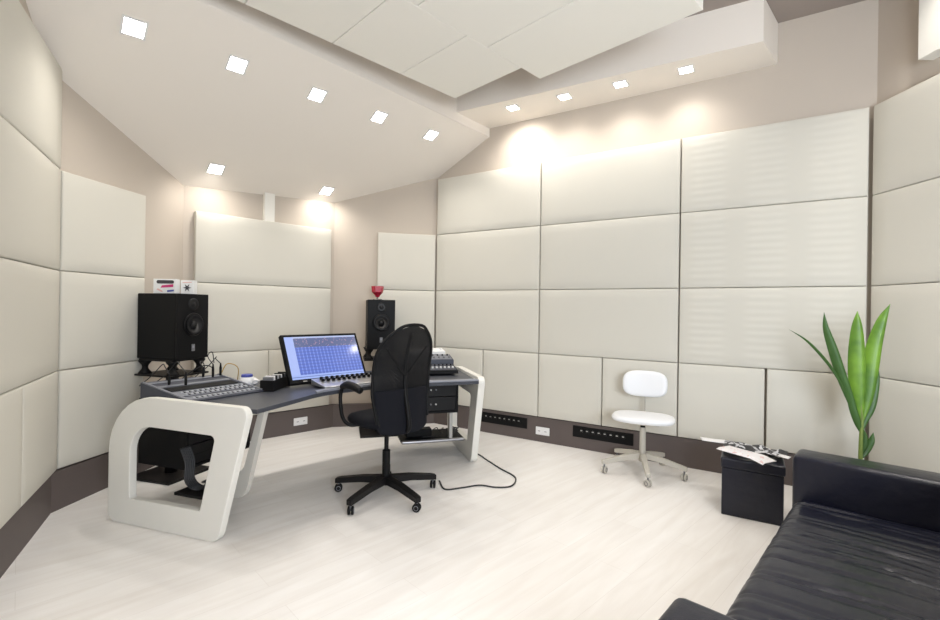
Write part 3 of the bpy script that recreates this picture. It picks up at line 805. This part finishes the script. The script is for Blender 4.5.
# small boxes on the left speaker
def onL(x, y): 
    c, s = math.cos(R(-16.7)), math.sin(R(-16.7)); return (SL[0]+x*c-y*s, SL[1]+x*s+y*c)
b1 = thing('small_box', 'white box with magenta and blue print on the left loudspeaker', 'box', (*onL(-.02, -.045), 1.445), R(5))
obj('carton', nbox(-.085, .085, -.03, .03, 0, .115, bev=.003), 'plastic', b1)
obj('oval_window', nprism(rounded([(-.06, .078), (.07, .078), (.07, .105), (-.06, .105)], [.012]*4, 5), .0, .0015), 'dprint', b1).matrix_local = Matrix.Translation((0, -.0302, 0)) @ Matrix.Rotation(R(90), 4, 'X')
for nm, m_, pts_ in (('print_stripe', 'pink', [(-.03, .045), (.065, .052), (.065, .074), (-.02, .064)]), ('print_stripe', 'blue', [(.02, .012), (.07, .018), (.07, .032), (.02, .026)]), ('print_stripe', 'salmon', [(-.06, .03), (-.02, .012), (-.01, .018), (-.05, .04)])):
    obj(nm, nprism(pts_, 0, .0015), m_, b1).matrix_local = Matrix.Translation((0, -.0302, 0)) @ Matrix.Rotation(R(90), 4, 'X')
b2 = thing('small_box', 'small white box with a dark star-like print on the left loudspeaker', 'box', (*onL(.09, .06), 1.445), R(5))
obj('carton', nbox(-.05, .05, -.03, .03, 0, .11, bev=.003), 'plastic', b2)
star = [(.034*math.cos(R(a_*30))*(1 if a_ % 2 == 0 else .35), .05+.034*math.sin(R(a_*30))*(1 if a_ % 2 == 0 else .35)) for a_ in range(12)]
obj('star_print', nprism(star, 0, .0015), 'dprint', b2).matrix_local = Matrix.Translation((0, -.0302, 0)) @ Matrix.Rotation(R(90), 4, 'X')
obj('print_line', nprism([(-.035, .088), (.035, .092), (.035, .098), (-.035, .094)], 0, .0015), 'salmon', b2).matrix_local = Matrix.Translation((0, -.0302, 0)) @ Matrix.Rotation(R(90), 4, 'X')
# red cup on the right speaker
rc = thing('red_cup', 'angular red cup on a clear foot, on the right loudspeaker', 'cup', (SR[0]-.03, SR[1], 1.445), R(20))
obj('foot', nlathe([(0, 0), (.05, 0), (.05, .008), (.012, .014), (.01, .03), (0, .03)], 24), 'glass', rc, True)
obj('bowl', nlathe([(0, .031), (.02, .031), (.028, .05), (.062, .085), (.068, .15), (.064, .15), (.05, .09), (0, .06)], 6), 'red', rc)
# cables behind the console
bc = thing('signal_cable', 'thin ochre and black cables curling behind the mixing console', 'cable', (*D(-.95, .80), TZ+.001))
obj('black_lead', ntube([(0, 0, .004), (.05, .05, .05), (.02, .12, .12), (-.08, .16, .13), (-.18, .12, .06), (-.2, .05, .004)], .004, 7), 'rubber', bc, True)
obj('ochre_lead', ntube([(.06, 0, .004), (.13, .02, .08), (.16, .06, .16), (.22, .10, .13), (.2, .14, .02)], .0035, 7), 'ochre', bc, True)

# floor cable right of the desk
fc = [(-.22, 3.66), (-.167, 3.493), (-.034, 3.53), (.097, 3.582), (.22, 3.545), (.34, 3.58), (.383, 3.765), (.275, 3.973), (.164, 4.206), (.125, 4.30), (.09, 4.36)]
o = obj('floor_cable', ntube([(x, y, .0065) for x, y in fc], .006, 8, 10), 'rubber', smooth=True)
tag(o, 'black cable snaking over the floor between the black chair and the desk\'s right end', 'cable')

# ------------------------------------------------------------ casters, office chairs
def caster(par, x, y, ang, m_w, m_h, r=.028, ring=None):
    bm = bmesh.new(); mt = Matrix.Translation((x, y, 0)) @ Matrix.Rotation(ang, 4, 'Z')
    for s in (-1, 1):
        lathe(bm, [(0, 0), (r*.9, 0), (r, .003), (r, .012), (r*.9, .015), (0, .015)], 20, mt @ Matrix.Translation((0, s*.012-.0075, r)) @ Matrix.Rotation(R(-90), 4, 'X'))
    w = obj('caster', bm, m_w, par, True); asm(w, 40)
    bm = bmesh.new(); cyl(bm, tuple(mt @ Vector((0, 0, r))), tuple(mt @ Vector((0, 0, r*2+.018))), .007, 10)
    for s in (-1, 1): lathe(bm, [(r*.45, 0), (r*.62, 0), (r*.62, .0015), (r*.45, .0015)], 16, mt @ Matrix.Translation((0, s*.0205-.0007, r)) @ Matrix.Rotation(R(-90), 4, 'X'))
    obj('caster_fork', bm, m_h, w, True)
def base_star(t, angs, rad, m_arm, m_w, m_f, zh=.115, ze=.075, hw=.022, th=.032, sc=1.0):
    for a_ in angs:
        bm = bmesh.new(); mt = Matrix.Rotation(R(a_), 4, 'Z')
        def ring(x, w, z, h): return [bm.verts.new(mt @ Vector(p)) for p in ((x, -w, z-h/2), (x, w, z-h/2), (x, w, z+h/2), (x, -w, z+h/2))]
        rr = [ring(.03, hw*1.1, zh, th*1.25), ring(rad*.5, hw, (zh+ze)/2+.012, th*1.05), ring(rad*.97, hw*.85, ze+.008, th*.95), ring(rad+.02, hw*.8, ze+.002, th*.85)]
        for a, b in zip(rr, rr[1:]):
            for i in range(4): bm.faces.new((a[i], a[(i+1) % 4], b[(i+1) % 4], b[i]))
        bm.faces.new(rr[0]); bm.faces.new(rr[-1][::-1])
        bmesh.ops.bevel(bm, geom=list(bm.edges), offset=.003, segments=2, affect='EDGES', profile=.5)
        leg = obj('leg', bm, m_arm, t)
        caster(leg, rad*math.cos(R(a_)), rad*math.sin(R(a_)), R(a_+random.uniform(20, 80)), m_w, m_f)

# black office chair; local +y = the way it faces
CA = R(44)   # local y axis at 134 deg
bc_ = thing('office_chair', 'black mesh-backed office chair on casters in front of the desk', 'chair', (-.59, 3.375, 0), CA)
base_star(bc_, [170-44, 242-44, 314-44, 26-44, 98-44], .365, 'blackm', 'black', 'grey', hw=.026, th=.042, zh=.12, ze=.08)
obj('hub', nlathe([(0, .085), (.038, .085), (.042, .10), (.042, .135), (.032, .14), (0, .14)], 24), 'blackm', bc_, True)
obj('gas_column', nlathe([(0, .14), (.028, .14), (.028, .33), (.016, .335), (.016, .50), (0, .50)], 24), 'black', bc_)
mech = obj('tilt_mechanism', nbox(-.09, .09, -.14, .12, .49, .53, bev=.008), 'black', bc_)
obj('lever', ntube([(.09, .0, .51), (.16, .0, .50), (.24, .0, .495)], .006, 8), 'grey', mech, True)
def cushion(w, d, z0, z1, power=3.2, n=44, dome=.012, bend=0, rings=7):
    bm = bmesh.new(); R_ = []
    hz = (z1-z0)/2
    prof_ = [(0, -1), (.5, -1), (.85, -.95), (.96, -.7), (1, -.2), (1, .25), (.965, .65), (.9, .88), (.75, .97), (.5, 1), (.25, 1), (0, 1)]
    for s, h in prof_:
        if s == 0: R_.append([bm.verts.new((0, 0, (z0+z1)/2+h*hz+(dome if h > 0 else 0)))]); continue
        ring = []
        for i in range(n):
            a_ = 2*math.pi*i/n; c, q_ = math.cos(a_), math.sin(a_)
            x = w*s*math.copysign(abs(c)**(2/power), c); y = d*s*math.copysign(abs(q_)**(2/power), q_)
            z = (z0+z1)/2+h*hz + (dome*(1-s*s) if h > 0 else 0) - bend*max(0, y/d)**3*(1)
            ring.append(bm.verts.new((x, y, z)))
        R_.append(ring)
    for a, b in zip(R_, R_[1:]):
        for i in range(n):
            j = (i+1) % n
            if len(a) == 1: bm.faces.new((a[0], b[i], b[j]))
            elif len(b) == 1: bm.faces.new((a[i], a[j], b[0]))
            else: bm.faces.new((a[i], a[j], b[j], b[i]))
    return bm
obj('seat', cushion(.25, .24, .531, .61, bend=.03), 'cloth', bc_, True)
# backrest: curved oval shell
def shell(w_fn, z0, z1, y_fn, curve, th, nx=20, nz=28, cut=None):
    bm = bmesh.new(); F = []; K = []
    for i in range(nz+1):
        v = i/nz; z = z0+(z1-z0)*v; w = w_fn(v); rf = []; rk = []
        for j in range(nx+1):
            u = -1+2*j/nx; x = w*u; y = y_fn(v)+curve*(u*w/.25)**2
            e = (1-abs(u)**6)
            rf.append(bm.verts.new((x, y+th/2*e+.001, z))); rk.append(bm.verts.new((x, y-th/2*e-.001, z)))
        F.append(rf); K.append(rk)
    for i in range(nz):
        for j in range(nx):
            bm.faces.new((F[i][j], F[i][j+1], F[i+1][j+1], F[i+1][j])); bm.faces.new((K[i][j+1], K[i][j], K[i+1][j], K[i+1][j+1]))
        bm.faces.new((F[i][0], F[i+1][0], K[i+1][0], K[i][0])); bm.faces.new((F[i+1][nx], F[i][nx], K[i][nx], K[i+1][nx]))
    for j in range(nx):
        bm.faces.new((F[0][j+1], F[0][j], K[0][j], K[0][j+1])); bm.faces.new((F[nz][j], F[nz][j+1], K[nz][j+1], K[nz][j]))
    return bm
def wf(v):
    hi = (max(0, 1-abs((v-.62)/.38)**2.4))**.5 if v > .62 else 1
    lo = .86+.14*min(1, max(0, v)/.35)
    b = (1-max(0, (.07-v)/.07)**2)**.5 if v > 0 else 0
    return max(.03, .236*lo*hi*(.62+.38*b))
def yf(v): return -.235 + .05*math.sin(math.pi*v*.9) - .09*v*v
o = obj('backrest', shell(wf, .535, 1.235, yf, .035, .012), 'mesh', bc_, True)
# rim tube around backrest
pts_ = []
for i in range(0, 29, 2): v = i/28; w = wf(v); pts_.append((w, yf(v)+.035*(w/.25)**2, .535+.70*v))
pts2 = [(-x, y, z) for x, y, z in pts_[::-1]]
rim = bmesh.new(); tube(rim, pts_[1:-1]+[(0.07, yf(1)+.003, 1.238), (-.07, yf(1)+.003, 1.238)]+pts2[1:-1], .011, 8, 4); obj('back_rim', rim, 'black', bc_, True)
o = obj('lower_pad', shell(lambda v: wf(v*.45)*1.0, .50, .80, lambda v: yf(v*.4)+.004, .035, .045), 'cloth', bc_, True)
sp = bmesh.new(); tube(sp, [(0, -.05, .505), (0, -.20, .50), (0, -.268, .56), (0, -.215, .80), (0, -.225, 1.0), (0, -.285, 1.19)], lambda t: .020-.008*t, 10); obj('back_spine', sp, 'black', bc_, True)
xb = bmesh.new(); tube(xb, [(-.17, -.235, 1.09), (-.09, -.222, .99), (.0, -.222, .90), (.09, -.222, .99), (.17, -.235, 1.09)], .008, 8); obj('back_brace', xb, 'black', bc_, True)
for s in (-1, 1):
    arm = obj('armrest', ntube([(s*.20, .03, .54), (s*.27, .06, .545), (s*.30, .10, .60), (s*.295, .14, .72), (s*.29, .12, .79), (s*.285, .05, .808), (s*.28, -.02, .80)], .013, 10), 'black', bc_, True)
    obj('arm_pad', ntube([(s*.288, .125, .80), (s*.286, .06, .82), (s*.282, -.03, .815), (s*.28, -.10, .80)], lambda t: .022+.006*math.sin(math.pi*t), 12), 'black', arm, True)

# white swivel chair; local +y = facing
wc_ = thing('swivel_chair', 'small white swivel chair with cream star base against the right wall', 'chair', (1.47, 3.93, 0), R(156))
base_star(wc_, [v-156 for v in (183, 111, 39, -32, 257)], .325, 'cream', 'cream', 'grey', zh=.15, ze=.09, hw=.02, th=.038)
obj('hub', nlathe([(0, .10), (.03, .10), (.034, .12), (.034, .16), (.026, .17), (0, .17)], 20), 'cream', wc_, True)
obj('column', nlathe([(0, .17), (.025, .17), (.025, .385), (.0, .385)], 20), 'cream', wc_)
obj('collar', nlathe([(0, .385), (.02, .385), (.02, .425), (0, .425)], 20), 'black', wc_)
sp_ = obj('seat_plate', nbox(-.13, .13, -.12, .12, .425, .437, bev=.003), 'cream', wc_)
obj('seat', cushion(.25, .19, .438, .487, power=3.0, dome=.006), 'whitev', wc_, True)
obj('back_post', ntube([(0, -.08, .42), (0, -.20, .43), (0, -.245, .48), (0, -.25, .60), (0, -.245, .70)], .009, 8), 'cream', wc_, True)
bm = cushion(.185, .115, -.035, .035, power=3.2, dome=.006)
xf(bm, Matrix.Translation((0, -.215, .722)) @ Matrix.Rotation(R(-90+8), 4, 'X'))
for v in bm.verts: v.co.y += .9*v.co.x**2
obj('backrest', bm, 'whitev', wc_, True)

# ------------------------------------------------------------ ottoman and papers
ot = thing('storage_cube', 'black leather storage cube with lid between white chair and sofa', 'ottoman', (1.712, 3.145, 0), R(-31))
obj('body', nbox(0, .35, 0, .36, 0, .315, bev=.006), 'leather', ot)
obj('lid', nbox(-.008, .358, -.008, .368, .317, .385, bev=.012, seg=3), 'leather', ot)
MO = Matrix.Translation((1.712, 3.145, .386)) @ Matrix.Rotation(R(-31), 4, 'Z')
def sheet(name, x0, x1, y0, y1, fn, m_, label, cat, ang, cx, cy, z, th=.0018, nx=24, ny=14):
    bm = bmesh.new(); g = []; k = []
    for i in range(ny+1):
        a = []; b = []
        for j in range(nx+1):
            x = x0+(x1-x0)*j/nx; y = y0+(y1-y0)*i/ny; zz_ = fn(x, y)
            a.append(bm.verts.new((x, y, zz_+th))); b.append(bm.verts.new((x, y, zz_)))
        g.append(a); k.append(b)
    for i in range(ny):
        for j in range(nx):
            bm.faces.new((g[i][j], g[i][j+1], g[i+1][j+1], g[i+1][j])); bm.faces.new((k[i][j+1], k[i][j], k[i+1][j], k[i+1][j+1]))
    for i in range(ny):
        bm.faces.new((g[i][0], g[i+1][0], k[i+1][0], k[i][0])); bm.faces.new((g[i+1][nx], g[i][nx], k[i][nx], k[i+1][nx]))
    for j in range(nx):
        bm.faces.new((g[0][j+1], g[0][j], k[0][j], k[0][j+1])); bm.faces.new((g[ny][j], g[ny][j+1], k[ny][j+1], k[ny][j]))
    p = MO @ Vector((cx, cy, z)); o = obj(name, bm, m_, smooth=True); o.location = p; o.rotation_euler = (0, 0, R(-31+ang)); return tag(o, label, cat)
rnd = [[random.uniform(0, .042) for _ in range(8)] for _ in range(8)]
def crump(x, y):
    u = (x+.2)/.4*6.99; v = (y+.14)/.28*6.99; i = max(0, min(6, int(u))); j = max(0, min(6, int(v))); fu = u-i; fv = v-j
    return .002+(rnd[i][j]*(1-fu)*(1-fv)+rnd[i+1][j]*fu*(1-fv)+rnd[i][j+1]*(1-fu)*fv+rnd[i+1][j+1]*fu*fv)
sheet('wrapping_sheet', -.19, .19, -.11, .12, lambda x, y: crump(x, y), 'foil', 'crumpled black and silver patterned wrap behind the leaflet on the cube', 'wrap', -4, .19, .22, .001, nx=30, ny=20)
sheet('leaflet', -.165, .165, -.065, .065, lambda x, y: .034+.004*math.sin(9*x)-.35*max(0, -y-.04)-.2*max(0, x-.08), 'leaflet', 'white leaflet with pale red print lying on the front of the cube', 'leaflet', -36, .135, .01, .012)
sheet('clipped_page', -.10, .10, -.05, .05, lambda x, y: .028+max(0, -x)*.05, 'paper', 'thin white page sticking out left behind the leaflet', 'paper', 12, -.05, .29, .004, nx=10, ny=6)
sheet('folded_note', -.035, .035, -.03, .03, lambda x, y: .03+.3*abs(y), 'paper', 'small folded cream note at the right end of the wrap', 'paper', -35, .345, .09, .001, nx=4, ny=6)

# ------------------------------------------------------------ sofa
sofa = thing('sofa', 'black leather two-seat sofa with square arms in the lower right foreground', 'sofa', (.572, 1.265, 0), R(46.7))
# local x along the length, y = towards the desk, so the sofa runs to -y
LS = 1.697; DP = .92
def soft(x0, x1, y0, y1, z0, z1, bev, seg=5):
    return nbox(x0, x1, y0, y1, z0, z1, bev=bev, seg=seg)
for x0, x1 in ((-.20, -.003), (LS+.003, LS+.20)):
    o = obj('arm', soft(x0, x1, -DP, 0, .10, .60, .028), 'leather', sofa); asm(o, 60)
obj('seat_base', soft(0, LS, -DP+.0, -.02, .10, .235, .01), 'leather', sofa)
obj('backrest', soft(.002, LS-.002, -DP, -DP+.22, .237, .80, .04), 'leather', sofa, True)
bm = bmesh.new(); nx, ny = 170, 40; X0, X1, Y0, Y1 = .004, LS-.004, -DP+.222, -.012
random.seed(3)
cre = [(random.uniform(.0, LS), random.uniform(.006, .016), random.uniform(.010, .022), random.uniform(-.35, .35), random.uniform(0, 6)) for _ in range(42)]
def top_z(x, y):
    u = (x-X0)/(X1-X0); v = (y-Y0)/(Y1-Y0)
    ex = min(u, 1-u)*(X1-X0); ey = min(v*99, (1-v))*(Y1-Y0)
    r_ = .07; dx = max(0, 1-ex/r_); dy = max(0, 1-max(0, (1-v)*(Y1-Y0))/r_)
    d = min(1, math.hypot(dx, dy)); edge = r_*(1-math.sqrt(max(0, 1-d*d)))
    z = .395 + .02*math.sin(math.pi*u)*math.sin(math.pi*min(1, v*.9+.1))
    for c, w, h, sl2, ph in cre:
        xx = c + sl2*(y+.3)*.35 + .01*math.sin(7*y+ph); k_ = (x-xx)/w
        if abs(k_) < 3: z -= h*.42*math.exp(-k_*k_)*(.35+.65*abs(math.sin(3.1*y+ph)))
    return z-edge
G = []
for i in range(ny+1):
    v = i/ny; v = 1-(1-v)**1.5; row = []
    for j in range(nx+1):
        u = j/nx; x = X0+(X1-X0)*u; y = Y0+(Y1-Y0)*v; row.append(bm.verts.new((x, y, top_z(x, y))))
    G.append(row)
for i in range(ny):
    for j in range(nx): bm.faces.new((G[i][j], G[i][j+1], G[i+1][j+1], G[i+1][j]))
loop = G[0] + [r[-1] for r in G[1:]] + G[-1][-2::-1] + [r[0] for r in G[-2:0:-1]]
bk = [bm.verts.new((v.co.x, v.co.y, .237)) for v in loop]; n = len(loop)
for i in range(n): bm.faces.new((loop[i], loop[(i+1) % n], bk[(i+1) % n], bk[i]))
bm.faces.new(bk)
o = obj('seat_cushion', bm, 'leather', sofa, True); asm(o, 50)
for x in (-.15, LS+.15):
    for y in (-.08, -DP+.08):
        obj('foot', nbox(x-.025, x+.025, y-.025, y+.025, 0, .10, bev=.003), 'silver', sofa)

# ------------------------------------------------------------ plant
PX, PY = 2.60, 3.09
pp = thing('potted_plant', 'tall green plant with a few long blade leaves behind the sofa arm', 'plant', (PX, PY, 0))
obj('pot', nlathe([(0, 0), (.09, 0), (.115, .03), (.13, .34), (.135, .36), (.12, .36), (.115, .33), (0, .33)], 32), 'pot', pp, True)
obj('soil', nlathe([(0, .331), (.113, .331), (.10, .34), (0, .345)], 24), 'soil', pp, True)
obj('stem', ntube([(0, 0, .33), (.0, 0, .5), (.005, 0, .65), (.0, .0, .74), (-.003, 0, .80)], lambda t: .013-.006*t, 10), 'stem', pp, True)
def leaf(path, w, fold=.25, side=(1, 0, 0)):
    """blade along a path; w(t) half-width; side = across direction"""
    P = crom(path, 8); n = len(P); bm = bmesh.new(); rows_ = []; sd = Vector(side).normalized()
    for i, p in enumerate(P):
        t = i/(n-1); d = (P[min(n-1, i+1)]-P[max(0, i-1)]).normalized(); s = (sd-d*sd.dot(d)).normalized(); nn = d.cross(s)
        ww = w*max(.03, 3.5*(t**.85)*((1-t)**1.0))
        rows_.append([bm.verts.new(p+s*ww*k+nn*abs(k)*ww*fold) for k in (-1, -.5, 0, .5, 1)])
    top = rows_; bot = [[bm.verts.new(v.co+Vector((0, .0012, -.0004))) for v in r] for r in rows_]
    for A, flip in ((top, 0), (bot, 1)):
        for a, b in zip(A, A[1:]):
            for k in range(4): bm.faces.new((a[k], a[k+1], b[k+1], b[k]) if not flip else (a[k+1], a[k], b[k], b[k+1]))
    for i in range(n-1):
        for k in (0, 4): bm.faces.new((top[i][k], top[i+1][k], bot[i+1][k], bot[i][k]))
    for k in range(4): bm.faces.new((top[0][k], top[0][k+1], bot[0][k+1], bot[0][k])); bm.faces.new((top[-1][k], top[-1][k+1], bot[-1][k+1], bot[-1][k]))
    return bm
SD = (.75, -.66, 0)
lv = [
 ([(0, 0, .60), (-.02, 0, .78), (-.032, .0, .95), (-.036, .0, 1.12), (-.036, 0, 1.28), (-.035, 0, 1.38)], .048),
 ([(0, 0, .62), (.03, -.01, .82), (.045, -.01, .98), (.07, -.01, 1.15), (.11, -.02, 1.32), (.155, -.03, 1.43)], .045),
 ([(0, 0, .60), (-.06, .01, .78), (-.12, .02, .95), (-.17, .03, 1.12), (-.21, .04, 1.26), (-.225, .04, 1.37)], .030),
 ([(-.08, .02, .82), (-.16, .03, .97), (-.24, .04, 1.08), (-.33, .06, 1.18), (-.43, .08, 1.25)], .010),
 ([(0, 0, .57), (.025, .0, .66), (.06, -.01, .76), (.09, -.01, .92), (.095, -.01, 1.05)], .024),
 ([(0, 0, .57), (-.03, .0, .66), (-.06, .01, .78), (-.085, .01, .93)], .022),
 ([(0, 0, .40), (.03, .0, .45), (.06, -.01, .52), (.075, -.01, .58)], .022),
 ([(0, 0, .43), (.012, -.01, .49), (.015, -.01, .55), (.01, -.01, .60)], .022)]
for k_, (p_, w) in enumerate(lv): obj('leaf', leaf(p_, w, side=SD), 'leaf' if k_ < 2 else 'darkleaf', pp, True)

# ------------------------------------------------------------ camera, world
cam = bpy.data.cameras.new('camera'); co = bpy.data.objects.new('camera', cam); COL.objects.link(co); S.camera = co
cam.sensor_fit = 'HORIZONTAL'; cam.sensor_width = 36; cam.lens = 466.6/940*36; cam.clip_start = .02
co.matrix_world = Matrix.Translation((0, 0, 1.35)) @ Matrix.Rotation(R(90), 4, 'X') @ Matrix.Rotation(R(.841), 4, 'Z')
w = bpy.data.worlds.new('world'); S.world = w; w.use_nodes = True
w.node_tree.nodes['Background'].inputs[0].default_value = (.8, .85, 1, 1); w.node_tree.nodes['Background'].inputs[1].default_value = .3
S.view_settings.view_transform = 'Standard'; S.view_settings.look = 'None'; S.view_settings.gamma = 1; S.view_settings.exposure = .02
